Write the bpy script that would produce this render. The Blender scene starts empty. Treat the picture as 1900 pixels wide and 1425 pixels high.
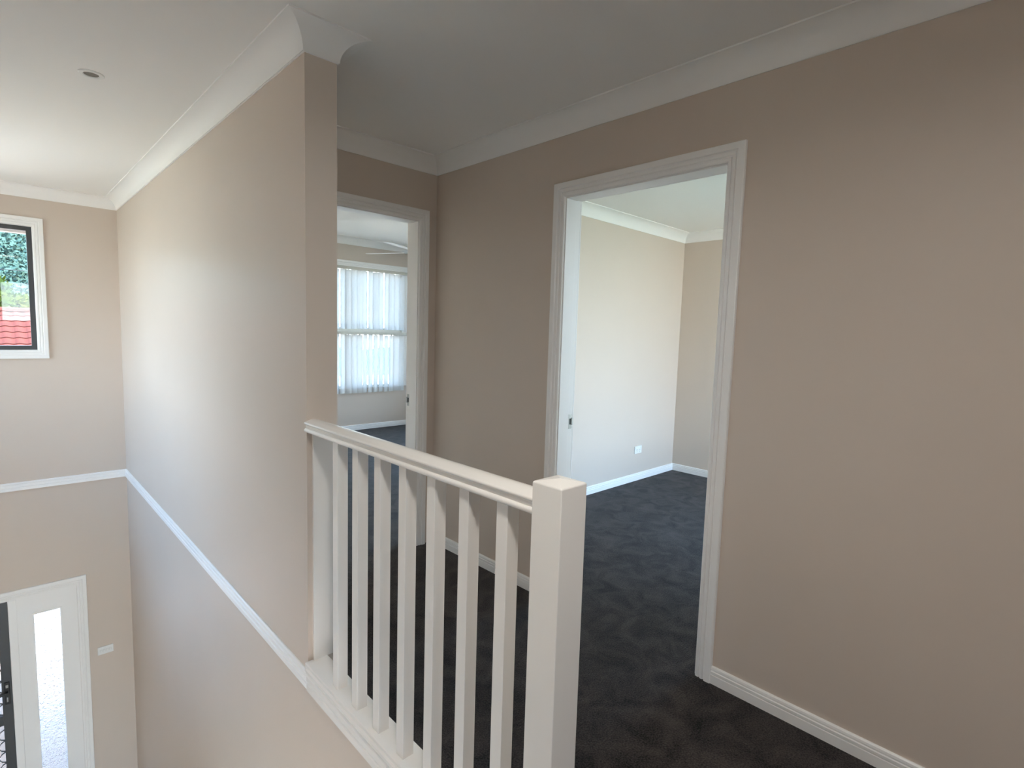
import bpy, bmesh, math, random
from mathutils import Vector, Matrix
random.seed(7)
SC = bpy.context.scene
COL = SC.collection

# ------------------------------------------------------------------ camera, sky, sun, exposure
EYE = 1.377
cam_d = bpy.data.cameras.new('camera'); cam = bpy.data.objects.new('camera', cam_d); COL.objects.link(cam)
cam_d.sensor_width = 36.0; cam_d.lens = 1002.14/1900*36.0; cam_d.clip_start = 0.02; cam_d.clip_end = 400
yaw, pitch, roll = (math.radians(a) for a in (43.989, -5.380, 1.699))
f = Vector((math.sin(yaw)*math.cos(pitch), math.cos(yaw)*math.cos(pitch), math.sin(pitch)))
r = f.cross(Vector((0,0,1))).normalized(); u = r.cross(f)
r2 = math.cos(roll)*r + math.sin(roll)*u; u2 = -math.sin(roll)*r + math.cos(roll)*u
M = Matrix.Identity(4)
for i in range(3): M[i][0] = r2[i]; M[i][1] = u2[i]; M[i][2] = -f[i]
M[0][3], M[1][3], M[2][3] = 0, 0, EYE
cam.matrix_world = M
SC.camera = cam

SKY_STRENGTH = 6.0
SUN_STRENGTH = 15.0
SC.view_settings.view_transform = 'Standard'; SC.view_settings.look = 'None'
SC.view_settings.gamma = 1.0; SC.view_settings.use_curve_mapping = False
SC.view_settings.exposure = 1.31
SC.cycles.max_bounces = 16; SC.cycles.diffuse_bounces = 10; SC.cycles.glossy_bounces = 4
SC.cycles.transmission_bounces = 8; SC.cycles.transparent_max_bounces = 16
SC.cycles.use_denoising = True
SC.cycles.sample_clamp_indirect = 6.0

w = bpy.data.worlds.new('sky'); SC.world = w; w.use_nodes = True
nt = w.node_tree; nt.nodes.clear()
wo = nt.nodes.new('ShaderNodeOutputWorld'); bg = nt.nodes.new('ShaderNodeBackground')
tc = nt.nodes.new('ShaderNodeTexCoord'); sp = nt.nodes.new('ShaderNodeSeparateXYZ'); cr = nt.nodes.new('ShaderNodeValToRGB')
cr.color_ramp.elements[0].position = 0.0; cr.color_ramp.elements[0].color = (0.85, 0.93, 1.0, 1)
cr.color_ramp.elements[1].position = 0.5; cr.color_ramp.elements[1].color = (0.31, 0.58, 1.0, 1)
nt.links.new(tc.outputs['Generated'], sp.inputs[0]); nt.links.new(sp.outputs['Z'], cr.inputs[0])
nt.links.new(cr.outputs[0], bg.inputs[0]); bg.inputs[1].default_value = SKY_STRENGTH
nt.links.new(bg.outputs[0], wo.inputs[0])

sun_d = bpy.data.lights.new('sun', 'SUN'); sun = bpy.data.objects.new('sun', sun_d); COL.objects.link(sun)
sun_d.energy = SUN_STRENGTH; sun_d.angle = math.radians(0.6); sun_d.color = (1.0, 0.95, 0.87)
sun.rotation_euler = Vector((-0.7, 0.16, -1.2)).to_track_quat('-Z', 'Y').to_euler()

def portal(name, loc, rot, sx, sy):        # marks a window opening for the sky's light; gives no light of its own
    d = bpy.data.lights.new(name, 'AREA'); d.shape = 'RECTANGLE'; d.size = sx; d.size_y = sy; d.cycles.is_portal = True
    o = bpy.data.objects.new(name, d); o.location = loc; o.rotation_euler = rot; COL.objects.link(o)
HP = math.pi/2
portal('portal_void_window', (-0.39, 5.99, 1.60), (-HP, 0, 0), 1.4, 1.05)
portal('portal_entry', (-0.15, 6.0, -1.9), (-HP, 0, 0), 1.1, 2.1)
portal('portal_added_left_window', (-1.84, 4.65, 1.36), (0, -HP, 0), 1.55, 2.15)
portal('portal_added_lower_left_window', (-1.84, 0.6, -1.9), (0, -HP, 0), 2.1, 1.7)
portal('portal_added_bedroom_side_window', (5.24, 4.75, 1.25), (0, HP, 0), 2.2, 2.95)
portal('portal_added_bedroom_back_window', (5.24, 0.90, 1.25), (0, HP, 0), 1.85, 0.95)
portal('portal_bedroom_window', (3.4, 6.84, 1.35), (-HP, 0, 0), 1.9, 1.7)
portal('portal_added_lower_back_window', (-0.44, -0.74, -1.67), (HP, 0, 0), 2.3, 2.5)
portal('portal_landing_window', (0.45, -3.64, 1.72), (HP, 0, 0), 0.7, 0.95)
portal('portal_side_bedroom_window', (4.02, 0.01, 1.25), (HP, 0, 0), 2.0, 2.05)

# ------------------------------------------------------------------ materials
def mat(name, col, rough=0.5, spec=0.5, metal=0.0, bump=None, var=None, coat=0):
    m = bpy.data.materials.new(name); m.use_nodes = True
    n = m.node_tree.nodes; l = m.node_tree.links; b = n['Principled BSDF']
    b.inputs['Base Color'].default_value = (*col, 1); b.inputs['Roughness'].default_value = rough
    b.inputs['Specular IOR Level'].default_value = spec; b.inputs['Metallic'].default_value = metal
    if coat: b.inputs['Coat Weight'].default_value = coat; b.inputs['Coat Roughness'].default_value = 0.15
    t = n.new('ShaderNodeTexCoord')
    if bump:
        sc, st, dist = bump
        x = n.new('ShaderNodeTexNoise'); x.inputs['Scale'].default_value = sc; x.inputs['Detail'].default_value = 3
        l.new(t.outputs['Object'], x.inputs['Vector'])
        bp = n.new('ShaderNodeBump'); bp.inputs['Strength'].default_value = st; bp.inputs['Distance'].default_value = dist
        l.new(x.outputs['Fac'], bp.inputs['Height']); l.new(bp.outputs[0], b.inputs['Normal'])
    if var:
        sc, amt = var
        x = n.new('ShaderNodeTexNoise'); x.inputs['Scale'].default_value = sc; x.inputs['Detail'].default_value = 4
        l.new(t.outputs['Object'], x.inputs['Vector'])
        rm = n.new('ShaderNodeValToRGB')
        rm.color_ramp.elements[0].position = 0.3; rm.color_ramp.elements[1].position = 0.7
        rm.color_ramp.elements[0].color = (*[c*(1-amt) for c in col], 1); rm.color_ramp.elements[1].color = (*[min(1, c*(1+amt)) for c in col], 1)
        l.new(x.outputs['Fac'], rm.inputs[0]); l.new(rm.outputs[0], b.inputs['Base Color'])
    return m
WALL = mat('beige_wall_paint', (0.645, 0.555, 0.48), 0.42, 0.19, bump=(260, 0.10, 0.0008), var=(1.3, 0.015))
CEIL = mat('white_ceiling_paint', (0.89, 0.875, 0.85), 0.9, 0.2, bump=(220, 0.06, 0.0008))
CORN = mat('white_cornice_paint', (0.90, 0.885, 0.865), 0.75, 0.3)
TRIM = mat('white_gloss_trim', (0.89, 0.875, 0.855), 0.32, 0.45, bump=(90, 0.02, 0.0004))
RAILP = mat('white_gloss_rail_paint', (0.91, 0.88, 0.84), 0.25, 0.5, bump=(60, 0.02, 0.0004))
STEEL = mat('brushed_steel', (0.45, 0.45, 0.44), 0.35, 0.5, 1.0)
DARK = mat('dark_hollow', (0.02, 0.02, 0.02), 0.7)
ALU = mat('charcoal_aluminium', (0.060, 0.062, 0.066), 0.4, 0.5, bump=(200, 0.05, 0.0005))
BLACKP = mat('black_plastic', (0.015, 0.015, 0.015), 0.4)
PLASTIC = mat('white_switch_plastic', (0.82, 0.82, 0.80), 0.35)
TILE = mat('pale_floor_tile', (0.70, 0.62, 0.53), 0.4, var=(3, 0.05))
BRICK = mat('tan_render', (0.55, 0.45, 0.36), 0.9, bump=(60, 0.3, 0.003))
SOFF = mat('white_soffit', (0.85, 0.84, 0.82), 0.7)
GUTT = mat('cream_gutter', (0.30, 0.24, 0.20), 0.4)
ROOFT = mat('terracotta_roof_tile', (0.085, 0.021, 0.015), 0.8, 0.08, var=(2.0, 0.18), bump=(30, 0.2, 0.004))
BARK = mat('brown_bark', (0.16, 0.11, 0.07), 0.9, bump=(30, 0.6, 0.02))
GRASS = mat('dry_lawn', (0.30, 0.25, 0.17), 0.95, var=(0.6, 0.3))
PAVE = mat('pale_concrete_paving', (0.61, 0.45, 0.35), 0.9, var=(1.5, 0.08))
HILLM = mat('hazy_blue_green_hill', (0.050, 0.082, 0.066), 0.95, 0.0, var=(0.25, 0.2))
WIRE = mat('grey_cable', (0.012, 0.012, 0.012), 0.6)
HEADR = mat('champagne_headrail', (0.60, 0.57, 0.50), 0.35)
LAMP = mat('opal_diffuser', (0.85, 0.85, 0.82), 0.5)

def leafmat(name, c1, c2):
    m = mat(name, c1, 0.8, 0.03); n = m.node_tree.nodes; l = m.node_tree.links; b = n['Principled BSDF']
    t = n.new('ShaderNodeTexCoord'); x = n.new('ShaderNodeTexNoise'); x.inputs['Scale'].default_value = 1.6
    rm = n.new('ShaderNodeValToRGB'); rm.color_ramp.elements[0].position = 0.35; rm.color_ramp.elements[1].position = 0.65
    rm.color_ramp.elements[0].color = (*c1, 1); rm.color_ramp.elements[1].color = (*c2, 1)
    l.new(t.outputs['Object'], x.inputs['Vector']); l.new(x.outputs['Fac'], rm.inputs[0]); l.new(rm.outputs[0], b.inputs['Base Color'])
    tr = n.new('ShaderNodeBsdfTranslucent'); l.new(rm.outputs[0], tr.inputs[0]); mx = n.new('ShaderNodeMixShader'); mx.inputs[0].default_value = 0.3
    l.new(b.outputs[0], mx.inputs[1]); l.new(tr.outputs[0], mx.inputs[2]); l.new(mx.outputs[0], n['Material Output'].inputs[0])
    return m
LEAF_Y = leafmat('yellow_green_leaves', (0.020, 0.038, 0.006), (0.052, 0.056, 0.001))
LEAF_D = leafmat('blue_green_leaves', (0.03, 0.06, 0.035), (0.04, 0.08, 0.05))

def carpet():
    m = bpy.data.materials.new('charcoal_cut_pile_carpet'); m.use_nodes = True
    n = m.node_tree.nodes; l = m.node_tree.links; b = n['Principled BSDF']
    b.inputs['Roughness'].default_value = 0.95; b.inputs['Specular IOR Level'].default_value = 0.06
    b.inputs['Sheen Weight'].default_value = 0.10; b.inputs['Sheen Roughness'].default_value = 0.5
    t = n.new('ShaderNodeTexCoord')
    fine = n.new('ShaderNodeTexNoise'); fine.inputs['Scale'].default_value = 170; fine.inputs['Detail'].default_value = 2
    mid = n.new('ShaderNodeTexNoise'); mid.inputs['Scale'].default_value = 7.0; mid.inputs['Detail'].default_value = 6; mid.inputs['Roughness'].default_value = 0.62; mid.inputs['Distortion'].default_value = 0.9
    l.new(t.outputs['Object'], fine.inputs['Vector']); l.new(t.outputs['Object'], mid.inputs['Vector'])
    add = n.new('ShaderNodeMath'); add.operation = 'MULTIPLY_ADD'; add.inputs[1].default_value = 0.50
    l.new(fine.outputs['Fac'], add.inputs[0])
    mm = n.new('ShaderNodeMath'); mm.operation = 'MULTIPLY'; mm.inputs[1].default_value = 0.52; l.new(mid.outputs['Fac'], mm.inputs[0]); l.new(mm.outputs[0], add.inputs[2])
    rm = n.new('ShaderNodeValToRGB'); rm.color_ramp.elements[0].position = 0.38; rm.color_ramp.elements[1].position = 0.66
    rm.color_ramp.elements[0].color = (0.007, 0.0065, 0.0065, 1); rm.color_ramp.elements[1].color = (0.073, 0.061, 0.057, 1)
    l.new(add.outputs[0], rm.inputs[0]); l.new(rm.outputs[0], b.inputs['Base Color'])
    bp = n.new('ShaderNodeBump'); bp.inputs['Strength'].default_value = 0.7; bp.inputs['Distance'].default_value = 0.006
    l.new(add.outputs[0], bp.inputs['Height']); l.new(bp.outputs[0], b.inputs['Normal'])
    return m
CARPET = carpet()

def clear_glass():
    m = bpy.data.materials.new('clear_window_glass'); m.use_nodes = True
    n = m.node_tree.nodes; l = m.node_tree.links; n.remove(n['Principled BSDF'])
    tr = n.new('ShaderNodeBsdfTransparent'); tr.inputs[0].default_value = (0.93, 0.96, 0.95, 1)
    g = n.new('ShaderNodeBsdfGlossy'); g.inputs['Roughness'].default_value = 0.02
    fr = n.new('ShaderNodeFresnel'); fr.inputs[0].default_value = 1.45
    mx = n.new('ShaderNodeMixShader'); l.new(fr.outputs[0], mx.inputs[0]); l.new(tr.outputs[0], mx.inputs[1]); l.new(g.outputs[0], mx.inputs[2])
    l.new(mx.outputs[0], n['Material Output'].inputs[0]); return m
GLASS = clear_glass()

def obscure_glass():
    m = bpy.data.materials.new('pebbled_obscure_glass'); m.use_nodes = True
    n = m.node_tree.nodes; l = m.node_tree.links; b = n['Principled BSDF']
    b.inputs['Base Color'].default_value = (0.31, 0.37, 0.43, 1); b.inputs['Roughness'].default_value = 0.03
    b.inputs['Transmission Weight'].default_value = 1.0; b.inputs['IOR'].default_value = 1.45
    t = n.new('ShaderNodeTexCoord'); v = n.new('ShaderNodeTexNoise'); v.inputs['Scale'].default_value = 46; v.inputs['Detail'].default_value = 2; v.inputs['Distortion'].default_value = 1.5
    l.new(t.outputs['Object'], v.inputs['Vector'])
    bp = n.new('ShaderNodeBump'); bp.inputs['Strength'].default_value = 0.8; bp.inputs['Distance'].default_value = 0.010
    l.new(v.outputs['Fac'], bp.inputs['Height']); l.new(bp.outputs[0], b.inputs['Normal'])
    return m
OBSC = obscure_glass()

def slat_mat():
    m = bpy.data.materials.new('white_blind_fabric'); m.use_nodes = True
    n = m.node_tree.nodes; l = m.node_tree.links; b = n['Principled BSDF']
    b.inputs['Base Color'].default_value = (0.80, 0.79, 0.77, 1); b.inputs['Roughness'].default_value = 0.8
    tr = n.new('ShaderNodeBsdfTranslucent'); tr.inputs[0].default_value = (0.86, 0.86, 0.86, 1)
    mx = n.new('ShaderNodeMixShader'); mx.inputs[0].default_value = 0.5
    l.new(b.outputs[0], mx.inputs[1]); l.new(tr.outputs[0], mx.inputs[2]); l.new(mx.outputs[0], n['Material Output'].inputs[0]); return m
SLAT = slat_mat()

# ------------------------------------------------------------------ mesh helpers
def obj(name, bm, material, parent=None, kind=None, smooth=False, bevel=0, label=None):
    bmesh.ops.recalc_face_normals(bm, faces=bm.faces)
    me = bpy.data.meshes.new(name); bm.to_mesh(me); bm.free(); me.materials.append(material)
    o = bpy.data.objects.new(name, me); COL.objects.link(o)
    if parent: o.parent = parent
    if kind: o['kind'] = kind
    if label: o['label'] = label
    if smooth:
        for p in me.polygons: p.use_smooth = True
        me.set_sharp_from_angle(angle=math.radians(38))
    if bevel:
        b = o.modifiers.new('edge', 'BEVEL'); b.width = bevel; b.segments = 2; b.limit_method = 'ANGLE'
    return o
def thing(name, label, cat, loc=(0,0,0), group=None, rotz=0):
    o = bpy.data.objects.new(name, None); COL.objects.link(o); o.location = loc; o.rotation_euler = (0,0,rotz); o.empty_display_size = 0.1
    o['label'] = label; o['category'] = cat
    if group: o['group'] = group
    return o
def holder(name, label=None):                       # structure that has parts
    o = bpy.data.objects.new(name, None); COL.objects.link(o); o.empty_display_size = 0.1; o['kind'] = 'structure'
    if label: o['label'] = label
    return o
def struct(name, bm, material, label=None, **k):
    return obj(name, bm, material, None, 'structure', label=label, **k)
def box(bm, x0, x1, y0, y1, z0, z1):
    v = [bm.verts.new(p) for p in ((x0,y0,z0),(x1,y0,z0),(x1,y1,z0),(x0,y1,z0),(x0,y0,z1),(x1,y0,z1),(x1,y1,z1),(x0,y1,z1))]
    for q in ((0,1,2,3),(4,5,6,7),(0,1,5,4),(1,2,6,5),(2,3,7,6),(3,0,4,7)): bm.faces.new([v[i] for i in q])
    return bm
def B(*a): return box(bmesh.new(), *a)
def loft(bm, rings, caps=True, closed_ring=True):
    R = [[bm.verts.new(p) for p in ring] for ring in rings]
    n = len(R[0])
    for a, b in zip(R, R[1:]):
        for i in range(n if closed_ring else n-1):
            j = (i+1) % n
            bm.faces.new((a[i], a[j], b[j], b[i]))
    if caps:
        bm.faces.new(R[0]); bm.faces.new(list(reversed(R[-1])))
    return bm
def tube(bm, p0, p1, rad, n=8):
    p0 = Vector(p0); p1 = Vector(p1); d = (p1-p0).normalized(); a = d.orthogonal().normalized(); b = d.cross(a)
    return loft(bm, [[p + rad*(math.cos(2*math.pi*i/n)*a + math.sin(2*math.pi*i/n)*b) for i in range(n)] for p in (p0, p1)])
def wall_with_holes(name, axis, c0, c1, a0, a1, z0, z1, holes, material=None, label=None):
    """slab between c0..c1 on `axis`, spanning a0..a1 and z0..z1, rectangular holes (a0,a1,z0,z1) left open"""
    bm = bmesh.new()
    A = sorted({a0, a1, *[h[0] for h in holes], *[h[1] for h in holes]}); Z = sorted({z0, z1, *[h[2] for h in holes], *[h[3] for h in holes]})
    for i in range(len(A)-1):
        zz = []
        for j in range(len(Z)-1):
            am = (A[i]+A[i+1])/2; zm = (Z[j]+Z[j+1])/2
            solid = not any(h[0] < am < h[1] and h[2] < zm < h[3] for h in holes)
            if solid and zz and zz[-1][1] == Z[j]: zz[-1][1] = Z[j+1]
            elif solid: zz.append([Z[j], Z[j+1]])
        for s, e in zz:
            if axis == 'x': box(bm, c0, c1, A[i], A[i+1], s, e)
            else: box(bm, A[i], A[i+1], c0, c1, s, e)
    return struct(name, bm, material or WALL, label)
def offset_vertex(P, i, o):
    n = len(P); p0, p1, p2 = Vector(P[i-1]), Vector(P[i]), Vector(P[(i+1) % n])
    d1 = (p1-p0).normalized(); d2 = (p2-p1).normalized(); n1 = Vector((-d1.y, d1.x)); n2 = Vector((-d2.y, d2.x))
    k = 1 + n1.dot(n2)
    return p1 + o*(n1+n2)/k if k > 1e-6 else p1 + o*n1
def edge_moulding(P, i, prof, zbase):               # along edge i -> i+1 of the ccw plan polygon P; prof = (out, up)
    bm = bmesh.new(); rings = []
    for k in (i, (i+1) % len(P)):
        ring = []
        for o_, z_ in prof:
            v = offset_vertex(P, k, o_); ring.append((v.x, v.y, zbase+z_))
        rings.append(ring)
    return loft(bm, rings)
def straight_moulding(p0, p1, nrm, prof, zbase):
    nx, ny = nrm
    return loft(bmesh.new(), [[(p[0]+nx*o_, p[1]+ny*o_, zbase+z_) for o_, z_ in prof] for p in (p0, p1)])

COVE = 0.0885
def cove_profile(c=COVE):
    pr = [(0,-c), (0.004,-c), (0.004,-c+0.005)]
    for i in range(11):
        a = math.radians(180 - 90*i/10)
        pr.append((c + (c-0.008)*math.cos(a), -c + 0.002 + (c-0.008)*math.sin(a)))
    pr += [(c,-0.005), (c,0), (0,0)]
    return pr
SKIRT = [(0,0),(0.013,0),(0.013,0.036),(0.0095,0.0375),(0.0095,0.0405),(0.013,0.042),(0.013,0.051),(0.0085,0.0525),(0.0085,0.0555),(0.0105,0.058),(0.009,0.066),(0.005,0.070),(0,0.070)]
RAIL = [(0,-0.014),(0.012,-0.014),(0.012,0.006),(0.008,0.009),(0.008,0.012),(0.012,0.015),(0.012,0.030),(0.008,0.033),(0.008,0.036),(0.011,0.040),(0.010,0.049),(0.005,0.053),(0,0.053)]
ARCH = [(0,0),(0,0.008),(0.004,0.011),(0.014,0.0125),(0.016,0.009),(0.019,0.009),(0.022,0.0135),(0.032,0.0145),(0.034,0.011),(0.037,0.011),(0.041,0.018),(0.064,0.018),(0.067,0.015),(0.067,0)]
def architrave(axis, c, sgn, a0, a1, z0, z1, bottom=False, parent=None, label=None):
    """mitred frame round the opening a0..a1 x z0..z1 on the plane axis=c, standing out along sgn; returns its parts"""
    def P(a, z, out): return (c+sgn*out, a, z) if axis == 'x' else (a, c+sgn*out, z)
    legs = []
    zb = (lambda w: z0-w) if bottom else (lambda w: z0)
    segs = [([(a0-w, zb(w), t) for w, t in ARCH], [(a0-w, z1+w, t) for w, t in ARCH]),
            ([(a0-w, z1+w, t) for w, t in ARCH], [(a1+w, z1+w, t) for w, t in ARCH]),
            ([(a1+w, z1+w, t) for w, t in ARCH], [(a1+w, zb(w), t) for w, t in ARCH])]
    if bottom: segs.append(([(a0-w, z0-w, t) for w, t in ARCH], [(a1+w, z0-w, t) for w, t in ARCH]))
    for s, e in segs:
        legs.append(obj('architrave', loft(bmesh.new(), [[P(*q) for q in s], [P(*q) for q in e]]), TRIM, parent))
    return legs

# ------------------------------------------------------------------ dimensions (metres; hall floor is z = 0)
XR, YE, H = 2.035, 2.827, 2.419          # hall right wall, hall end wall, ceiling
XP, XQ, YP, YF = 0.830, 0.950, 1.950, 5.851   # partition void face, hall face, its near end, far wall of void
XL, YB = -1.70, -3.50                    # left wall, back wall
ZL = -2.97                               # lower floor
WT = 0.115
B1Y, B1X, H1 = 6.70, 5.10, 2.555         # bedroom behind end door
B2X, B2Y = 5.10, 0.15                   # bedroom behind right door
D2 = (0.966, 1.770, 2.04)                # right door opening
D1 = (1.085, 1.905, 2.04)                # end door opening

# ------------------------------------------------------------------ floors
bm = bmesh.new()
box(bm, XP+0.008, XR+WT, 0.60, YE, -0.28, 0); box(bm, XL, XR+WT, YB, 0.60, -0.28, 0)
struct('floor', bm, CARPET, 'charcoal carpet of the hall and landing')
struct('floor.001', B(XR+WT, B2X, B2Y, YE, -0.28, 0), CARPET, 'charcoal carpet of the bedroom behind the right doorway')
bm = bmesh.new(); box(bm, XQ, B1X, YE+WT, B1Y, -0.28, 0); box(bm, D1[0]-0.02, D1[1]+0.02, YE, YE+WT, -0.28, 0)
struct('floor.002', bm, CARPET, 'charcoal carpet of the bedroom with blinds')
struct('floor.003', B(XL-WT, XP, -0.72, YF+WT, ZL-0.1, ZL), TILE, 'tiled floor of the entry below')

# ------------------------------------------------------------------ ceilings
bm = bmesh.new(); box(bm, XL-WT, XR+WT, YB-WT, YE+WT, H, H+0.1); box(bm, XL-WT, XQ, YE+WT, YF+WT, H, H+0.1)
struct('ceiling', bm, CEIL, 'white ceiling over the hall and void')
struct('ceiling.001', B(XR+WT, B2X+WT, B2Y-WT, YE+WT, H, H+0.1), CEIL, 'white ceiling of the bedroom behind the right doorway')
struct('ceiling.002', B(XQ, B1X+WT, YE+WT, B1Y+WT, H1, H1+0.1), CEIL, 'white ceiling of the bedroom with blinds')

# ------------------------------------------------------------------ walls
wall_with_holes('wall_right', 'x', XR, XR+WT, YB, YE, 0, H, [(D2[0]-0.02, D2[1]+0.02, 0, D2[2]+0.02)], label='beige wall with the large right doorway')
wall_with_holes('wall_end', 'y', YE, YE+WT, XQ, B2X+WT, 0, H1+0.1, [(D1[0]-0.02, D1[1]+0.02, 0, D1[2]+0.02)], label='beige end wall of the hall with the narrow doorway')
bm = bmesh.new(); box(bm, XP, XQ, YP, B1Y+WT, 0, H1+0.1)
struct('wall_partition', bm, WALL, 'beige partition between void and hall')
bm = bmesh.new(); box(bm, XP, XQ, -0.60-WT, YF+WT, ZL, -0.28); box(bm, XP, XP+0.008, 0.6, YP, -0.28, -0.0); box(bm, XP, XQ, YP, YF+WT, -0.28, 0)
struct('wall_lower', bm, WALL, 'beige wall of the lower storey under the railing')
W1 = (-1.05, 0.272, 1.124, 2.112)        # void window opening
ED = (-0.90, 0.442, ZL, -0.912)          # entry opening
wall_with_holes('wall_far', 'y', YF, YF+WT, XL-WT, XP, ZL, H, [W1, ED], label='beige far wall of the void with window and entry')
W9 = (-1.60, 0.72, ZL+0.05, -0.42)       # glazed doors added at the back, unseen, to light the lower far wall
W5 = (3.65, 5.65, 0.75, 2.11)            # unseen window added in the left wall to brighten the void
W6 = (-0.20, 1.40, ZL+0.05, -0.85)        # unseen glazed door added in the lower storey for more light
wall_with_holes('wall_left', 'x', XL-WT, XL, YB-WT, YF, -0.28, H, [W5], label='beige left wall of the void')
wall_with_holes('wall_left.001', 'x', XL-WT, XL, -0.60-WT, YF, ZL, -0.28, [W6], label='beige left wall of the lower storey')
wall_with_holes('wall_lower_back', 'y', -0.60-WT, -0.60, XL, XP, ZL, -0.28, [W9], label='beige back wall of the lower storey')
W3 = (0.15, 0.75, 1.30, 2.15)
wall_with_holes('wall_back', 'y', YB-WT, YB, XL, XR+WT, -0.28, H, [W3], label='beige back wall of the landing')
W8 = (0.45, 1.35, 0.35, 2.15)  # unseen window added for more daylight in the right bedroom
W4 = (3.05, 5.00, 0.25, 2.25)
wall_with_holes('wall_bedroom_back', 'x', B2X, B2X+WT, B2Y, YE, -0.28, H, [W8], label='beige back wall of the right bedroom')
wall_with_holes('wall_bedroom_side', 'y', B2Y-WT, B2Y, XR+WT, B2X+WT, -0.28, H, [W4], label='beige window wall of the right bedroom')
W7 = (3.30, 6.20, 0.15, 2.30)  # unseen window added to brighten the bedroom with blinds
W2 = (2.45, 4.262, 0.575, 2.195)
wall_with_holes('wall_bedroom_window', 'y', B1Y, B1Y+WT, XQ, B1X+WT, -0.28, H1+0.1, [W2], label='beige wall under and over the blinds')
wall_with_holes('wall_bedroom_far', 'x', B1X, B1X+WT, YE+WT, B1Y, -0.28, H1+0.1, [W7], label='beige side wall of the bedroom with blinds')

# ------------------------------------------------------------------ cornices, skirtings, dado rail
PLAN = [(XL,YB),(XR,YB),(XR,YE),(XQ,YE),(XQ,YP),(XP,YP),(XP,YF),(XL,YF)]
cp = cove_profile(); tn = [0]
def trim(bm, m, label, smooth=False):
    tn[0] += 1
    return struct('trim_%d' % tn[0], bm, m, label, smooth=True)
for i, lab in enumerate(['cove cornice on the back wall','cove cornice along the right wall','cove cornice on the hall end wall','cove cornice on the hall side of the partition','cove cornice wrapping the end of the partition','cove cornice along the void side of the partition','cove cornice on the far void wall','cove cornice on the left wall']):
    trim(edge_moulding(PLAN, i, cp, H), CORN, lab)
PL2 = [(XR+WT,B2Y),(B2X,B2Y),(B2X,YE),(XR+WT,YE)]
for i, lab in enumerate(['window wall','back wall','long lit wall','doorway wall']):
    trim(edge_moulding(PL2, i, cp, H), CORN, 'cove cornice on the %s of the right bedroom' % lab)
PL1 = [(XQ,YE+WT),(B1X,YE+WT),(B1X,B1Y),(XQ,B1Y)]
for i, lab in enumerate(['doorway wall','side wall','window wall','partition wall']):
    trim(edge_moulding(PL1, i, cp, H1), CORN, 'cove cornice on the %s of the bedroom with blinds' % lab)
def skirt(name, p0, p1, n, lab): return struct(name, straight_moulding(p0, p1, n, SKIRT, 0), TRIM, lab)
skirt('baseboard_right', (XR,YB), (XR,D2[0]-0.067), (-1,0), 'skirting along the right wall near the camera')
skirt('baseboard_right.001', (XR,D2[1]+0.067), (XR,YE), (-1,0), 'skirting along the right wall beyond the doorway')
skirt('baseboard_partition', (XQ,YP+0.0), (XQ,YE), (1,0), 'skirting on the hall side of the partition')
for i, lab in ((0,'window wall'),(1,'back wall'),(2,'long lit wall')):
    struct('baseboard_bedroom', edge_moulding(PL2, i, SKIRT, 0), TRIM, 'skirting on the %s of the right bedroom' % lab)
for i, lab in ((1,'side wall'),(2,'window wall'),(3,'partition wall')):
    struct('baseboard_bedroom', edge_moulding(PL1, i, SKIRT, 0), TRIM, 'skirting on the %s of the bedroom with blinds' % lab)
PV = [(XL,0.6),(XP,0.6),(XP,YF),(XL,YF)]
bm = loft(bmesh.new(), [[(XP-o_, YP-0.02, z_) for o_, z_ in RAIL], [(offset_vertex(PV,2,o_).x, offset_vertex(PV,2,o_).y, z_) for o_, z_ in RAIL]])
trim(bm, TRIM, 'white dado rail running down the void side of the partition')
trim(edge_moulding(PV, 2, RAIL, 0), TRIM, 'white dado rail across the far void wall')
trim(edge_moulding(PV, 3, RAIL, 0), TRIM, 'white dado rail along the left wall')

# ------------------------------------------------------------------ doorways
def doorway(name, label, axis, c0, c1, a0, a1, zt, stop_c, strike_side, strike_c):
    d = holder(name, label)
    def bx(n, ca, cb, aa, ab, z0, z1, m=TRIM, p=d, bev=0.001):
        return obj(n, B(ca,cb,aa,ab,z0,z1) if axis == 'x' else B(aa,ab,ca,cb,z0,z1), m, p, bevel=bev)
    L, Rr, Hd = bx('jamb', c0, c1, a0-0.02, a0, 0, zt), bx('jamb', c0, c1, a1, a1+0.02, 0, zt), bx('head_jamb', c0, c1, a0-0.02, a1+0.02, zt, zt+0.02)
    s0, s1 = stop_c
    bx('door_stop', s0, s1, a0, a0+0.006, 0, zt-0.006); bx('door_stop', s0, s1, a1-0.006, a1, 0, zt-0.006); bx('door_stop', s0, s1, a0, a1, zt-0.006, zt)
    architrave(axis, c0, -1, a0, a1, 0, zt, parent=d); architrave(axis, c1, 1, a0, a1, 0, zt, parent=d)
    s = strike_side; e = a1 if s > 0 else a0
    y0, y1 = (e-0.0015, e+0.001) if s > 0 else (e-0.001, e+0.0015)
    st = bx('strike_plate', strike_c[0], strike_c[1], y0, y1, 0.895, 0.970, STEEL, d, 0.0004)
    y0, y1 = (e-0.0022, e) if s > 0 else (e, e+0.0022)
    bx('latch_hole', strike_c[0]+0.004, strike_c[1]-0.008, y0, y1, 0.918, 0.948, DARK, st, 0)
    m = (strike_c[0]+strike_c[1])/2
    bx('lip', strike_c[1]-0.004, strike_c[1]+0.006, (e-0.005) if s > 0 else e, e if s > 0 else e+0.005, 0.915, 0.951, STEEL, st, 0.0004)
    return d
doorway('door_2', 'large white framed doorway in the right wall', 'x', XR, XR+WT, D2[0], D2[1], D2[2], (XR+0.001, XR+0.078), 1, (XR+0.085, XR+0.108))
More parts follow.
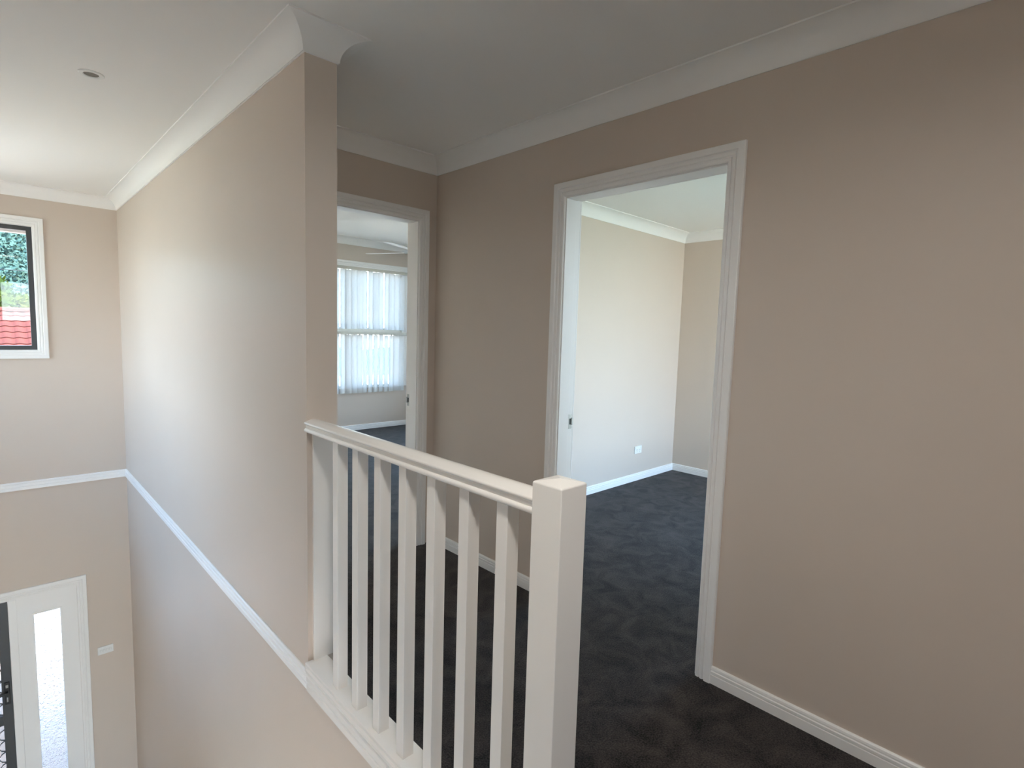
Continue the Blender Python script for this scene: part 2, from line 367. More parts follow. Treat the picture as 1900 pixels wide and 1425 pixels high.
doorway('door_1', 'narrow white framed doorway in the end wall, partly behind the partition', 'y', YE, YE+WT, D1[0], D1[1], D1[2], (YE+0.001, YE+0.078), 1, (YE+0.085, YE+0.108))

# ------------------------------------------------------------------ windows
def window(name, label, axis, c_in, c_out, a0, a1, z0, z1, frame_m, fw=0.035, bottom=True, mullions=(), transoms=(), arch=True, tw=None):
    """c_in = room face of the wall, c_out = outer face"""
    d = holder(name, label); s = 1 if c_out > c_in else -1
    def bx(n, ca, cb, aa, ab, za, zb, m=TRIM, p=d, bev=0.001):
        ca, cb = min(ca,cb), max(ca,cb)
        return obj(n, B(ca,cb,aa,ab,za,zb) if axis == 'x' else B(aa,ab,ca,cb,za,zb), m, p, bevel=bev)
    t = 0.012
    q = 0.003
    bx('reveal', c_in+s*0.0005, c_out, a0-t, a0+q, z0, z1); bx('reveal', c_in+s*0.0005, c_out, a1-q, a1+t, z0, z1)
    bx('reveal', c_in+s*0.001, c_out, a0-t, a1+t, z1-q, z1+t); bx('window_sill', c_in+s*0.001, c_out, a0-t, a1+t, z0-t, z0+q)
    if arch: architrave(axis, c_in, -s, a0, a1, z0, z1, bottom=bottom, parent=d)
    f0, f1 = c_in + s*0.030, c_in + s*0.085
    bx('frame_bar', f0, f1, a0, a0+fw, z0, z1, frame_m); bx('frame_bar', f0, f1, a1-fw, a1, z0, z1, frame_m)
    bx('frame_bar', f0, f1, a0+fw, a1-fw, z0, z0+fw, frame_m); bx('frame_bar', f0, f1, a0+fw, a1-fw, z1-fw, z1, frame_m)
    for mx in mullions: bx('mullion', f0+s*0.003, f1-s*0.003, mx-fw/2, mx+fw/2, z0+fw, z1-fw, frame_m)
    for tz in transoms: bx('transom', f0-s*0.002, f1+s*0.002, a0, a1, tz-(tw or fw)/2, tz+(tw or fw)/2, frame_m)
    g = (f0+f1)/2
    A = [a0+fw] + [q for mx in mullions for q in (mx-fw/2, mx+fw/2)] + [a1-fw]; Z = [z0+fw] + [q for tz in transoms for q in (tz-(tw or fw)/2, tz+(tw or fw)/2)] + [z1-fw]
    for i in range(0, len(A), 2):
        for j in range(0, len(Z), 2):
            bx('pane', g-0.003, g+0.003, A[i], A[i+1], Z[j], Z[j+1], GLASS, d, 0)
    return d
window('window_1', 'dark framed window with white architrave high on the far void wall', 'y', YF, YF+WT, *W1[:2], W1[2], W1[3], ALU, 0.036, mullions=(-0.40,))
window('window_2', 'bedroom window behind the vertical blinds', 'y', B1Y, B1Y+WT, *W2[:2], W2[2], W2[3], HEADR, 0.035, bottom=False, mullions=(3.4,), transoms=(1.352,), tw=0.085)
window('window_3', 'landing window behind the camera', 'y', YB, YB-WT, *W3[:2], W3[2], W3[3], ALU, 0.035)
window('added_window_9', 'glazed doors added out of view at the back of the lower storey', 'y', -0.60, -0.60-WT, *W9[:2], W9[2], W9[3], ALU, 0.045, bottom=False, mullions=(-0.45,))
window('window_4', 'side window of the right bedroom', 'y', B2Y, B2Y-WT, *W4[:2], W4[2], W4[3], ALU, 0.035, mullions=(4.02,))
window('added_window_5', 'window added out of view in the left wall of the void', 'x', XL, XL-WT, *W5[:2], W5[2], W5[3], ALU, 0.035, mullions=(4.65,))
window('added_window_6', 'glazed sliding door added out of view in the left wall of the lower storey', 'x', XL, XL-WT, *W6[:2], W6[2], W6[3], ALU, 0.045, bottom=False, mullions=(0.6,))
window('added_window_7', 'side window added out of view in the bedroom with blinds', 'x', B1X, B1X+WT, *W7[:2], W7[2], W7[3], ALU, 0.035, mullions=(4.75,))
window('added_window_8', 'second window added out of view in the right bedroom', 'x', B2X, B2X+WT, *W8[:2], W8[2], W8[3], ALU, 0.035, mullions=(0.90,))

# ------------------------------------------------------------------ entry: door frame, sidelight, security screen
e = holder('door_3', 'white entry frame with an obscure glass sidelight on the lower storey')
architrave('y', YF, -1, ED[0], ED[1], ZL, ED[3], parent=e)
obj('head_jamb', B(ED[0], ED[1], YF, YF+WT, ED[3]-0.014, ED[3]), TRIM, e)
obj('jamb', B(ED[0], ED[0]+0.05, YF, YF+WT, ZL, ED[3]-0.014), TRIM, e)
obj('mullion', B(0.0, 0.0515, YF-0.004, YF+WT, ZL, ED[3]-0.014), TRIM, e, bevel=0.0015)
g = (0.156, 0.328, -2.62, -1.093)
bm = bmesh.new()
for q in ((0.052, g[0], ZL, ED[3]-0.014), (g[1], ED[1], ZL, ED[3]-0.014), (g[0], g[1], ZL, g[2]), (g[0], g[1], g[3], ED[3]-0.014)):
    box(bm, q[0], q[1], YF+0.010, YF+0.055, q[2], q[3])
sl = obj('sidelight_panel', bm, TRIM, e, label='flat white panel around the tall narrow glass')
bm = bmesh.new(); bd = 0.010
for q in ((g[0]-bd, g[0], g[2]-bd, g[3]+bd), (g[1], g[1]+bd, g[2]-bd, g[3]+bd), (g[0], g[1], g[2]-bd, g[2]), (g[0], g[1], g[3], g[3]+bd)):
    box(bm, q[0], q[1], YF+0.004, YF+0.012, q[2], q[3])
obj('glazing_bead', bm, TRIM, sl)
obj('obscure_glass', B(g[0], g[1], YF+0.026, YF+0.034, g[2], g[3]), OBSC, sl, label='pebbled obscure glass')
obj('door_rebate', B(-0.014, 0.002, YF+0.050, YF+WT, ZL, ED[3]-0.014), TRIM, e)
obj('latch_bolt', B(-0.0005, 0.006, YF+0.012, YF+0.026, -1.985, -1.955), STEEL, e)

sd = thing('security_screen_door', 'charcoal metal security screen door with diamond grille in the entry doorway', 'screen door', (-0.42, YF+0.03, ZL))
def sbox(n, x0, x1, y0, y1, z0, z1, m=ALU, p=None, bev=0.0015):
    return obj(n, B(x0+0.42, x1+0.42, y0-0.03, y1-0.03, z0-ZL, z1-ZL), m, p or sd, bevel=bev)
DT = ED[3]-0.018; DL, DR = -0.845, -0.002
sbox('stile', DL, DL+0.063, 0.01, 0.045, ZL+0.01, DT); sbox('stile', DR-0.063, DR, 0.01, 0.045, ZL+0.01, DT)
sbox('top_rail', DL+0.063, DR-0.063, 0.01, 0.045, DT-0.063, DT); sbox('bottom_rail', DL+0.063, DR-0.063, 0.01, 0.045, ZL+0.01, ZL+0.16)
sbox('mid_rail', DL+0.063, DR-0.063, 0.01, 0.045, -1.98, -1.90)
lk = sbox('lock_case', -0.050, -0.016, -0.004, 0.012, -1.80, -1.61, BLACKP, bev=0.004)
sbox('lock_cylinder', -0.041, -0.025, -0.009, -0.003, -1.655, -1.630, STEEL, lk, 0.002)
sbox('snib', -0.038, -0.028, -0.012, -0.003, -1.775, -1.735, STEEL, lk, 0.002)
hn = obj('lever_handle', B(-0.16+0.42, -0.030+0.42, -0.055-0.03+0.02, -0.040-0.03+0.02, -1.705-ZL, -1.685-ZL), BLACKP, sd, bevel=0.004)
obj('lever_neck', B(-0.045+0.42, -0.028+0.42, -0.068, -0.03, -1.705-ZL, -1.685-ZL), BLACKP, hn, bevel=0.003)
gx0, gx1 = DL+0.063, DR-0.063
fw_ = bpy.data.materials.new('black_fly_wire'); fw_.use_nodes = True
_n = fw_.node_tree.nodes; _mx = _n.new('ShaderNodeMixShader'); _tr = _n.new('ShaderNodeBsdfTransparent'); _mx.inputs[0].default_value = 0.5
_n['Principled BSDF'].inputs['Base Color'].default_value = (0.04, 0.04, 0.045, 1)
fw_.node_tree.links.new(_n['Principled BSDF'].outputs[0], _mx.inputs[1]); fw_.node_tree.links.new(_tr.outputs[0], _mx.inputs[2]); fw_.node_tree.links.new(_mx.outputs[0], _n['Material Output'].inputs[0])
obj('added_insect_screen', B(gx0+0.42, gx1+0.42, 0.010, 0.0115, 0.16, DT-ZL-0.06), fw_, sd)  # screen added to dim the daylight coming through the doorway
def grille_curve(z, sgn):
    cu = bmesh.new(); n = 32; pts = []
    for k in range(n+1):
        x = gx0+(gx1-gx0)*k/n
        ph = (x-gx0)/0.0895*math.pi
        pts.append((x, z + sgn*0.046*math.sin(ph - math.pi/2)))
    rings = []
    for x, zz in pts: rings.append([(x+0.42, 0.0-0.004, zz-0.004-ZL), (x+0.42, 0.004, zz-0.004-ZL), (x+0.42, 0.004, zz+0.004-ZL), (x+0.42, -0.004, zz+0.004-ZL)])
    return loft(cu, rings)
def grille(za, zb):
    z = za
    base = {}
    while z < zb:
        for s in (1, -1):
            o = obj('grille_wire', grille_curve(z, s), ALU, sd)
        z += 0.098
grille(ZL+0.21, -2.02); grille(-1.85, DT-0.10)

# ------------------------------------------------------------------ balustrade
bal = thing('balustrade', 'white painted timber balustrade with square balusters along the edge of the void', 'railing', (0.855, 1.30, 0))
ox, oy = 0.855, 1.30
def rb(n, x0, x1, y0, y1, z0, z1, bev=0.0015, label=None, p=None):
    return obj(n, B(x0-ox, x1-ox, y0-oy, y1-oy, z0, z1), RAILP, p or bal, bevel=bev, label=label)
half = [(-0.026,0.988)]
for k in range(9):                                                   # lower bead
    t_ = math.radians(250 - 20*k); half.append((-0.0275+0.0078*math.cos(t_), 0.9965+0.0078*math.sin(t_)))
half += [(-0.0285,1.0055),(-0.0285,1.0155),(-0.0325,1.0185)]
for k in range(5):                                                   # shoulder of the top section
    t_ = math.radians(200 - 22*k); half.append((-0.0300+0.005*math.cos(t_), 1.0225+0.005*math.sin(t_)))
half += [(-0.0245,1.0296),(-0.019,1.0320),(-0.013,1.0340),(-0.0065,1.0354),(0,1.0360)]
prof = half + [(-a, z) for a, z in reversed(half[:-1])]
bm = loft(bmesh.new(), [[(a, y-oy, z) for a, z in prof] for y in (0.772, YP)])
hr = obj('handrail', bm, RAILP, bal, smooth=True, label='moulded handrail with a rounded top')
rb('bottom_plate', 0.817, 0.905, 0.772, YP, 0.052, 0.090, 0.003)
rb('base_block', 0.838, 0.905, 0.60, YP, 0.0, 0.052, 0.001)
# nosing and fascia moulding below the plate on the void side
FAS = [(0,-0.014),(0.017,-0.014),(0.018,0.012),(0.014,0.016),(0.014,0.021),(0.018,0.026),(0.018,0.043),(0.013,0.048),(0.013,0.053),(0.019,0.058),(0.020,0.070),(0.017,0.076),(0.013,0.079),(0.013,0.084),(0.0,0.084)]
bm = loft(bmesh.new(), [[(0.832-o_-ox, y-oy, z_) for o_, z_ in FAS] for y in (0.60, YP-0.020)])
obj('fascia_moulding', bm, RAILP, bal, label='grooved moulding capping the floor edge')
px0, px1, py0, py1 = 0.814, 0.896, 0.690, 0.772
bm = bmesh.new()
def sq(i, z): return [(px0+i-ox,py0+i-oy,z),(px1-i-ox,py0+i-oy,z),(px1-i-ox,py1-i-oy,z),(px0+i-ox,py1-i-oy,z)]
R = [[bm.verts.new(p) for p in ring] for ring in (sq(0,-0.28), sq(0,1.0655), sq(0.002,1.067))]
for a, b in zip(R, R[1:]):
    for i in range(4): bm.faces.new((a[i], a[(i+1)%4], b[(i+1)%4], b[i]))
ap = bm.verts.new(((px0+px1)/2-ox, (py0+py1)/2-oy, 1.0745))
for i in range(4): bm.faces.new((R[-1][i], R[-1][(i+1)%4], ap))
bm.faces.new(list(reversed(R[0])))
npst = obj('newel_post', bm, RAILP, bal, bevel=0.002, label='thick square newel post at the near end')
bm = tube(bmesh.new(), (px0-0.0008-ox, py0+0.003-oy, 1.0600), (px0+0.003-ox, py0+0.003-oy, 1.0600), 0.0016)
rb('wall_plate', 0.849, 0.928, YP-0.012, YP, 0.090, 0.990, 0.001, label='flat board fixed to the end of the partition')
S = 0.038; first = None
for k in range(7):
    y = 1.714 - 0.1410*k
    if first is None:
        first = obj('baluster', B(-S/2, S/2, 0, S, 0.090, 0.990), RAILP, bal, bevel=0.0012)
        first.location = (0.8555-ox, y-oy, 0)
    else:
        b_ = first.copy(); COL.objects.link(b_); b_.parent = bal; b_.location = (0.8555-ox, y-oy, 0)

# ------------------------------------------------------------------ blinds in the far bedroom
YS = 6.655; PITCH = 0.0808; XS0 = 4.252 - 0.0445
def slat_bm(z0, z1):
    bm = bmesh.new(); n = 4; w_ = 0.0445; rings = []
    for z in (z0, z1):
        front = [( -w_ + 2*w_*i/n, -0.007*(1-((2*i/n)-1)**2) - 0.0005, z) for i in range(n+1)]
        back = [( -w_ + 2*w_*i/n, -0.007*(1-((2*i/n)-1)**2) + 0.0005, z) for i in range(n, -1, -1)]
        rings.append(front+back)
    return loft(bm, rings)
def vertical_blind(label, zt, zb, gaps, name_group):
    t = thing('vertical_blind', label, 'blind', (3.40, YS, zb), name_group)
    hrl = obj('headrail', B(2.40-3.40, 4.290-3.40, -0.018, 0.022, zt-0.002-zb, zt+0.036-zb), HEADR, t, bevel=0.002)
    obj('headrail_lip', B(2.40-3.40, 4.290-3.40, -0.021, -0.018, zt+0.028-zb, zt+0.036-zb), HEADR, hrl)
    proto = None
    for k in range(22):
        x = XS0 - k*PITCH
        ang = math.radians(gaps.get(k, -6) + random.uniform(-9, 5)*(k not in gaps))
        if proto is None:
            s = obj('slat', slat_bm(0.055, zt-0.003-zb), SLAT, t); h = obj('hem_pocket', slat_bm(0.0, 0.060), SLAT, s); h.scale = (1.0, 1.6, 1)
            c = obj('slat_hanger', B(-0.012, 0.012, -0.003, 0.003, zt-0.020-zb, zt-zb), PLASTIC, s)
            proto = (s, h, c)
        else:
            s = proto[0].copy(); COL.objects.link(s); s.parent = t
            for q in proto[1:]:
                qq = q.copy(); COL.objects.link(qq); qq.parent = s
        s.location = (x-3.40, 0, random.uniform(-0.004, 0.004)); s.rotation_euler = (0, 0, ang)
    ch = bmesh.new()
    for k in range(21):
        x = XS0-k*PITCH-3.40
        tube(ch, (x-0.03, -0.006, 0.012), (x-PITCH+0.03, -0.006, 0.012), 0.0015, 6)
    o = obj('bottom_chain', ch, PLASTIC, t, kind='stuff')
    return t
vertical_blind('upper vertical blind of white fabric slats in the far bedroom window', 2.147, 1.372, {3:20,4:18,6:18,7:20,11:22,12:22,14:21,17:20}, 'vertical blinds in the far bedroom')
vertical_blind('lower vertical blind of white fabric slats in the far bedroom window', 1.300, 0.512, {2:16,3:21,4:22,5:22,6:23,7:24,11:22,12:22,15:20,18:22}, 'vertical blinds in the far bedroom')

# ------------------------------------------------------------------ ceiling fan (mostly hidden by the doorway)
FX, FY, FZ = 3.46, 5.10, 2.235
fan = thing('ceiling_fan', 'white ceiling fan with thin blades seen through the narrow doorway', 'fan', (FX, FY, H1))
def disc_stack(prof_, n=24):
    bm = bmesh.new()
    return loft(bm, [[(rr*math.cos(2*math.pi*i/n), rr*math.sin(2*math.pi*i/n), z) for i in range(n)] for rr, z in prof_])
obj('ceiling_canopy', disc_stack([(0.06,0),(0.06,-0.02),(0.03,-0.06)]), TRIM, fan, smooth=False)
obj('down_rod', disc_stack([(0.012,-0.05),(0.012,FZ-H1+0.06)], 12), TRIM, fan)
obj('motor_housing', disc_stack([(0.03,FZ-H1+0.075),(0.10,FZ-H1+0.06),(0.115,FZ-H1+0.02),(0.105,FZ-H1-0.03),(0.04,FZ-H1-0.045)]), TRIM, fan)
for k in range(4):
    a = math.radians(116.4 + 90*k - 90*0)
    bm = bmesh.new(); rings = []
    for rr, wd in ((0.17,0.042),(0.30,0.048),(0.60,0.050),(0.67,0.046),(0.695,0.028)):
        rings.append([(rr, -wd, wd*0.1-0.003), (rr, wd, -wd*0.1-0.003), (rr, wd, -wd*0.1+0.001), (rr, -wd, wd*0.1+0.001)])
    loft(bm, rings)
    bl = obj('blade', bm, TRIM, fan); bl.location = (0, 0, FZ-H1); bl.rotation_euler = (0, 0, a)
    br = obj('blade_bracket', B(0.09, 0.20, -0.018, 0.018, -0.009, -0.003), STEEL, bl)

# ------------------------------------------------------------------ small fittings
dl = thing('recessed_downlight', 'small round white recessed downlight in the ceiling over the void', 'light', (0.355, 2.995, H))
n = 40
obj('trim_ring', loft(bmesh.new(), [[(rr*math.cos(2*math.pi*i/n), rr*math.sin(2*math.pi*i/n), z) for i in range(n)] for rr, z in ((0.046,0),(0.046,-0.002),(0.042,-0.0045),(0.030,-0.0045),(0.027,-0.001))]), PLASTIC, dl)
obj('lamp_recess', disc_stack([(0.0268,-0.0008),(0.0268,-0.0014)], 32), mat('dim_lamp_face', (0.10, 0.085, 0.06), 0.3), dl, label='dark unlit lamp face')

ol = thing('double_power_outlet', 'white double power outlet low on the bright wall of the right bedroom', 'outlet', (4.43, YE, 0.300))
obj('plate', B(-0.0575,0.0575,-0.010,0,-0.036,0.036), PLASTIC, ol, bevel=0.003)
for sx in (-1, 1):
    obj('rocker', B(sx*0.040-0.007, sx*0.040+0.007, -0.0135, -0.009, 0.010, 0.026), PLASTIC, ol, bevel=0.001)
    for (dx, dz_, a) in ((-0.007, 0.004, 35), (0.007, 0.004, -35), (0, -0.014, 0)):
        s = obj('pin_slot', B(-0.001,0.001,-0.0108,-0.0098,-0.0045,0.0045), DARK, ol); s.location = (sx*0.022+dx, 0, dz_-0.004); s.rotation_euler = (0, math.radians(a), 0)

sw = thing('switch_plate', 'white light switch plate with a row of rockers beside the entry frame', 'switch', (0.624, YF, -1.586))
obj('plate', B(-0.0575,0.0575,-0.009,0,-0.036,0.036), PLASTIC, sw, bevel=0.003)
for k in range(4):
    x = -0.033+0.022*k
    obj('rocker_surround', B(x-0.0075,x+0.0075,-0.0098,-0.0088,-0.010,0.010), mat('grey_gap', (0.55,0.55,0.52), 0.5) if k == 0 else bpy.data.materials['grey_gap'], sw)
    obj('rocker', B(x-0.006,x+0.006,-0.0125,-0.009,-0.009,0.009), PLASTIC, sw, bevel=0.001)

# unseen lit ceiling light, added for the handrail shadows and fill
cl = thing('added_ceiling_light', 'round white cylinder downlight added out of view over the landing right behind the railing', 'light', (0.25, 0.25, H))
obj('housing', disc_stack([(0.125,0),(0.125,-0.085),(0.118,-0.085),(0.118,-0.052)]), PLASTIC, cl)
cg = bpy.data.materials.new('lit_diffuser'); cg.use_nodes = True
cg.node_tree.nodes['Principled BSDF'].inputs['Emission Color'].default_value = (1.0, 0.96, 0.90, 1)
cg.node_tree.nodes['Principled BSDF'].inputs['Emission Strength'].default_value = 62.0
obj('diffuser', disc_stack([(0.1178,-0.050),(0.1178,-0.065)]), cg, cl)

c2 = thing('added_ceiling_light', 'round opal ceiling light added out of view on the landing near the back window', 'light', (1.25, -1.7, H))  # second lamp, unseen, added to brighten the right wall, cornice and hall ceiling
obj('base_ring', disc_stack([(0.15,0),(0.15,-0.02),(0.14,-0.025)]), PLASTIC, c2)
cg2 = bpy.data.materials.new('lit_opal'); cg2.use_nodes = True
cg2.node_tree.nodes['Principled BSDF'].inputs['Emission Color'].default_value = (1.0, 0.95, 0.88, 1)
cg2.node_tree.nodes['Principled BSDF'].inputs['Emission Strength'].default_value = 19.0
obj('diffuser', disc_stack([(0.138,-0.025),(0.135,-0.055),(0.09,-0.075),(0.03,-0.082)]), cg2, c2)

# ------------------------------------------------------------------ outside
LAWNG = mat('green_lawn', (0.17, 0.20, 0.14), 0.95, var=(0.8, 0.3))
struct('ground_bounce_lawn', B(1.2, 5.215, -14, 0.03, ZL-0.25, ZL-0.10), LAWNG, 'green lawn added behind the right bedroom for bounced light')  # lawn strips added to bounce greenish light into the right bedroom
struct('ground_bounce_lawn.001', B(5.215, 20, -14, 3.0, ZL-0.25, ZL-0.10), LAWNG, 'green lawn added beside the right bedroom for bounced light')
bm = bmesh.new(); box(bm, XL-0.6, XR+WT+0.1, YB-0.25, B1Y+0.6, H1+0.12, H1+0.25); box(bm, XR+WT+0.1, B1X+0.6, B2Y-WT-0.30, B1Y+0.6, H1+0.12, H1+0.25)
struct('roof', bm, BRICK, 'roof slab of the house')
bm = bmesh.new(); box(bm, XL-0.6, XP, YF+WT, 6.50, 2.15, 2.17)
struct('trim_eave', bm, SOFF, 'white eave lining above the void window')
struct('trim_gutter', B(XL-0.6, XP, 6.44, 6.52, 2.118, 2.26), GUTT, 'gutter along the eave above the void window')
struct('ground_paving.002', B(-9, XL-WT, -8, YF+WT, ZL-0.25, ZL-0.06), PAVE, 'pale paving left of the house')
struct('ground_paving.004', B(B2X+WT, 14, 3.0, YF+WT, ZL-0.25, ZL-0.06), PAVE, 'pale paving added right of the house for warm bounced light')  # unseen strip, there to bounce warm light into the bedroom with blinds
bm = bmesh.new(); box(bm, -60, 60, -60, 90, ZL-0.35, ZL-0.25)
struct('ground', bm, GRASS, 'dry lawn around the house')
struct('ground_paving', B(-9, 12, YF+WT, 13.5, ZL-0.25, ZL-0.06), PAVE, 'pale paving in front of the house')
struct('ground_paving.001', B(XL-WT, 1.2, -9, YB-WT, ZL-0.25, ZL-0.06), PAVE, 'pale paving behind the house')
struct('ground_paving.003', B(XL-WT, XR+WT, YB-WT, -0.72, ZL-0.25, ZL-0.03), PAVE, 'covered paving under the landing')

struct('added_porch_roof', B(-2.6, 2.6, YF+WT, 8.4, -0.55, -0.40), SOFF, 'unseen porch roof added to shade the entry')  # added slab that cuts the skylight reaching the entry

# neighbour's tiled roof seen through the void window
NY0, NZ0, SL = 17.6, -0.10, math.radians(24)      # eave line and slope
nb = thing('neighbouring_house', 'neighbouring house with a red tiled roof beyond the void window', 'house', (0, 20, ZL-0.25))
HX0, HX1 = -9.0, 3.5
rise = None
rows = 12; GA = 0.37
NYR, NZR = None, None
# ridge: z on the sight line through the window
NYR = NY0 + rows*GA*math.cos(SL); 
NZR = EYE + (1.436-EYE)/5.851*NYR
NZ0 = NZR - rows*GA*math.sin(SL)
oz = ZL-0.25
def nobj(n, bm, m, parent=nb, **k):
    bmesh.ops.translate(bm, verts=bm.verts, vec=(0, -20, -oz)); return obj(n, bm, m, parent, **k)
nobj('wall', B(HX0+0.5, HX1-0.5, NY0+0.6, 2*NYR-NY0-0.6, oz, NZ0+0.10), BRICK)
bm = bmesh.new(); loft(bm, [[(x, NY0, NZ0-0.06), (x, NYR, NZR-0.06), (x, 2*NYR-NY0, NZ0-0.06), (x, 2*NYR-NY0, NZ0-0.10), (x, NYR, NZR-0.14), (x, NY0, NZ0-0.10)] for x in (HX0, HX1)])
rfo = nobj('roof_deck', bm, ROOFT)
nobj('gutter', B(HX0, HX1, NY0-0.12, NY0, NZ0-0.12, NZ0), GUTT)
TW = 0.255
def tile_bm():
    bm = bmesh.new(); n = 8; rings = []
    for v, lift in ((-0.02, 0.032), (GA+0.03, 0.008)):
        top = []; bot = []
        for i in range(n+1):
            x = TW*1.04*i/n; hgt = 0.013*math.sin(2*math.pi*i/n)
            y = v*math.cos(SL) - (lift+hgt)*math.sin(SL); z = v*math.sin(SL) + (lift+hgt)*math.cos(SL)
            top.append((x, y, z)); bot.append((x, y+0.015*math.sin(SL), z-0.015*math.cos(SL)))
        rings.append(top + bot[::-1])
    return loft(bm, rings)
proto = None
tot = 0
for rr in range(rows-1, -1, -1):
    for cc in range(24):
        x = -3.6 + cc*TW + (0.0 if rr % 2 else 0.0)
        if tot >= 288: break
        y = NY0 + rr*GA*math.cos(SL); z = NZ0 + rr*GA*math.sin(SL)
        if proto is None:
            proto = obj('roof_tile', tile_bm(), ROOFT, nb); t_ = proto
        else:
            t_ = proto.copy(); COL.objects.link(t_); t_.parent = nb
        t_.location = (x, y-20, z-oz); tot += 1
bm = bmesh.new()
for side in (0, 1):
    for rr in range(rows):
        xs = [(-3.6 - (c+1)*TW) for c in range(20)] if side == 0 else [(2.52 + c*TW) for c in range(3)]
        for x in xs:
            tb = tile_bm(); me_ = bpy.data.meshes.new('t'); tb.to_mesh(me_); tb.free()
            k0 = len(bm.verts); bm.from_mesh(me_); bpy.data.meshes.remove(me_); bm.verts.ensure_lookup_table()
            bmesh.ops.translate(bm, verts=bm.verts[k0:], vec=(x, NY0 + rr*GA*math.cos(SL), NZ0 + rr*GA*math.sin(SL)))
nobj('roof_tiles', bm, ROOFT, kind='stuff')
rc = None
for k in range(32):
    x = HX0 + k*0.39
    if rc is None:
        bm = loft(bmesh.new(), [[(xx, 0.13*rf*math.cos(math.pi*i/8), 0.11*rf*math.sin(math.pi*i/8)) for i in range(9)] for xx, rf in ((0, 1.08), (0.42, 0.95))])
        rc = obj('ridge_cap', bm, ROOFT, nb); c_ = rc
    else:
        c_ = rc.copy(); COL.objects.link(c_); c_.parent = nb
    c_.location = (x, NYR-20, NZR-oz-0.01)

def tree(name, label, loc, height, crown_r, leafm, n, leaf, trunk_h, group=None, seed=1, squash=0.8):
    rnd = random.Random(seed)
    t = thing(name, label, 'tree', loc, group)
    bm = bmesh.new()
    tube(bm, (0,0,0), (0.1,0,trunk_h), 0.16, 8)
    lobes = []
    for k in range(11):
        a = rnd.uniform(0, 2*math.pi); q = rnd.uniform(0.25, 0.75)*crown_r
        c = Vector((q*math.cos(a), q*math.sin(a), height - crown_r*squash + rnd.uniform(-0.6, 0.55)*crown_r*squash)); lobes.append((c, rnd.uniform(0.38, 0.55)*crown_r))
        tube(bm, (0.1, 0, trunk_h*0.9), c, 0.05, 6)
    obj('trunk', bm, BARK, t)
    vs, fs = [], []
    for k in range(n):
        c, rr = lobes[rnd.randrange(len(lobes))]
        d = Vector((rnd.gauss(0,1), rnd.gauss(0,1), rnd.gauss(0,1))).normalized()*rr*rnd.uniform(0.75, 1.0)
        p = c + Vector((d.x, d.y, d.z*squash))
        a = Vector((rnd.gauss(0,1), rnd.gauss(0,1), rnd.gauss(0,1))).normalized(); b = a.orthogonal().normalized()
        s = leaf*rnd.uniform(0.6, 1.3); k0 = len(vs)
        vs += [p-a*s, p+b*s*0.5, p+a*s, p-b*s*0.5]; fs.append((k0, k0+1, k0+2, k0+3))
    me = bpy.data.meshes.new('foliage'); me.from_pydata([tuple(v) for v in vs], [], fs); me.materials.append(leafm)
    o = bpy.data.objects.new('foliage', me); COL.objects.link(o); o.parent = t; o['kind'] = 'stuff'
    return t
gz = ZL-0.25
def top_at(zwin, dist): return EYE + (zwin-EYE)/5.851*dist     # height seen at window height zwin
tree('leafy_tree', 'sunlit yellow-green tree rising over the red tiled roof', (-0.35, 30.5, gz), top_at(1.76, 30.0)-gz, 2.6, LEAF_Y, 10000, 0.17, 2.4, seed=3)
tree('leafy_tree', 'yellow-green tree left of the one over the red roof', (-7.2, 31.5, gz), top_at(1.72, 31)-gz, 2.7, LEAF_Y, 7000, 0.15, 2.4, seed=5)
tree('leafy_tree', 'darker green tree close behind the right end of the red roof', (6.0, 31, gz), top_at(1.66, 31)-gz, 2.4, LEAF_D, 6000, 0.15, 2.4, seed=9)
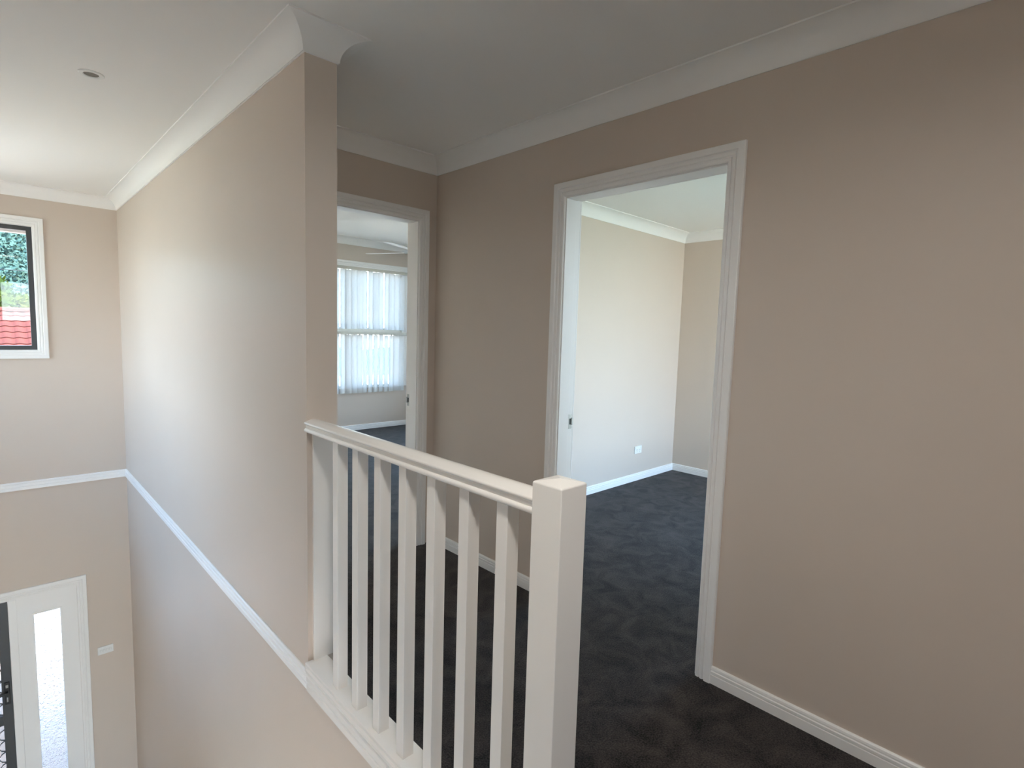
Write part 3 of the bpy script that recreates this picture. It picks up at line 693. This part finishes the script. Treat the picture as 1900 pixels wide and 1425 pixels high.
# wooded hill behind
bm = bmesh.new(); nx, ny = 60, 14; V = []
hy0, hy1 = 48.0, 95.0
for j in range(ny+1):
    row = []
    for i in range(nx+1):
        x = -75 + 150*i/nx; tt = j/ny; y = hy0 + (hy1-hy0)*tt
        zt = gz + (top_at(2.03, hy1)-gz)*math.sin(tt*math.pi/2) * (1 + 0.05*math.sin(x*0.07+1) + 0.03*math.sin(x*0.19)) * (1 if x < 14 else max(0.05, 1-(x-14)/22)) + random.uniform(-0.6, 0.6)*tt
        row.append(bm.verts.new((x, y, zt)))
    V.append(row)
for j in range(ny):
    for i in range(nx): bm.faces.new((V[j][i], V[j][i+1], V[j+1][i+1], V[j+1][i]))
struct('ground_hill', bm, HILLM, 'blue-green wooded hill in the distance', smooth=True)
rnd = random.Random(11); vs, fs = [], []
for k in range(2400):
    tt = rnd.uniform(0.02, 1.0); x = rnd.uniform(-9, 9)*(1+tt); y = hy0+(hy1-hy0)*tt; z = gz + (top_at(2.03, hy1)-gz)*math.sin(tt*math.pi/2)
    R_ = rnd.uniform(0.5, 1.0)*(0.8+0.6*tt); c = Vector((x, y, z+R_*0.5))
    for q in range(60):
        d = Vector((rnd.gauss(0,1), rnd.gauss(0,1), rnd.gauss(0,1))).normalized()*R_
        a = Vector((rnd.gauss(0,1), rnd.gauss(0,1), rnd.gauss(0,1))).normalized(); b = a.orthogonal().normalized(); s = R_*0.24; p = c+d; k0 = len(vs)
        vs += [p-a*s, p+b*s*0.6, p+a*s, p-b*s*0.6]; fs.append((k0,k0+1,k0+2,k0+3))
me = bpy.data.meshes.new('hill_trees'); me.from_pydata([tuple(v) for v in vs], [], fs); me.materials.append(HILLM)
o = bpy.data.objects.new('hill_trees', me); COL.objects.link(o); o['kind'] = 'stuff'; o['label'] = 'mass of bluish treetops covering the distant hill'; o['category'] = 'trees'
# overhead cable
bm = bmesh.new(); z = top_at(1.765, 24); tube(bm, (-20, 24, z-0.1), (14, 24, z+0.0), 0.012, 6)
o = obj('overhead_cable', bm, WIRE); o['label'] = 'thin overhead cable crossing in front of the hill'; o['category'] = 'cable'
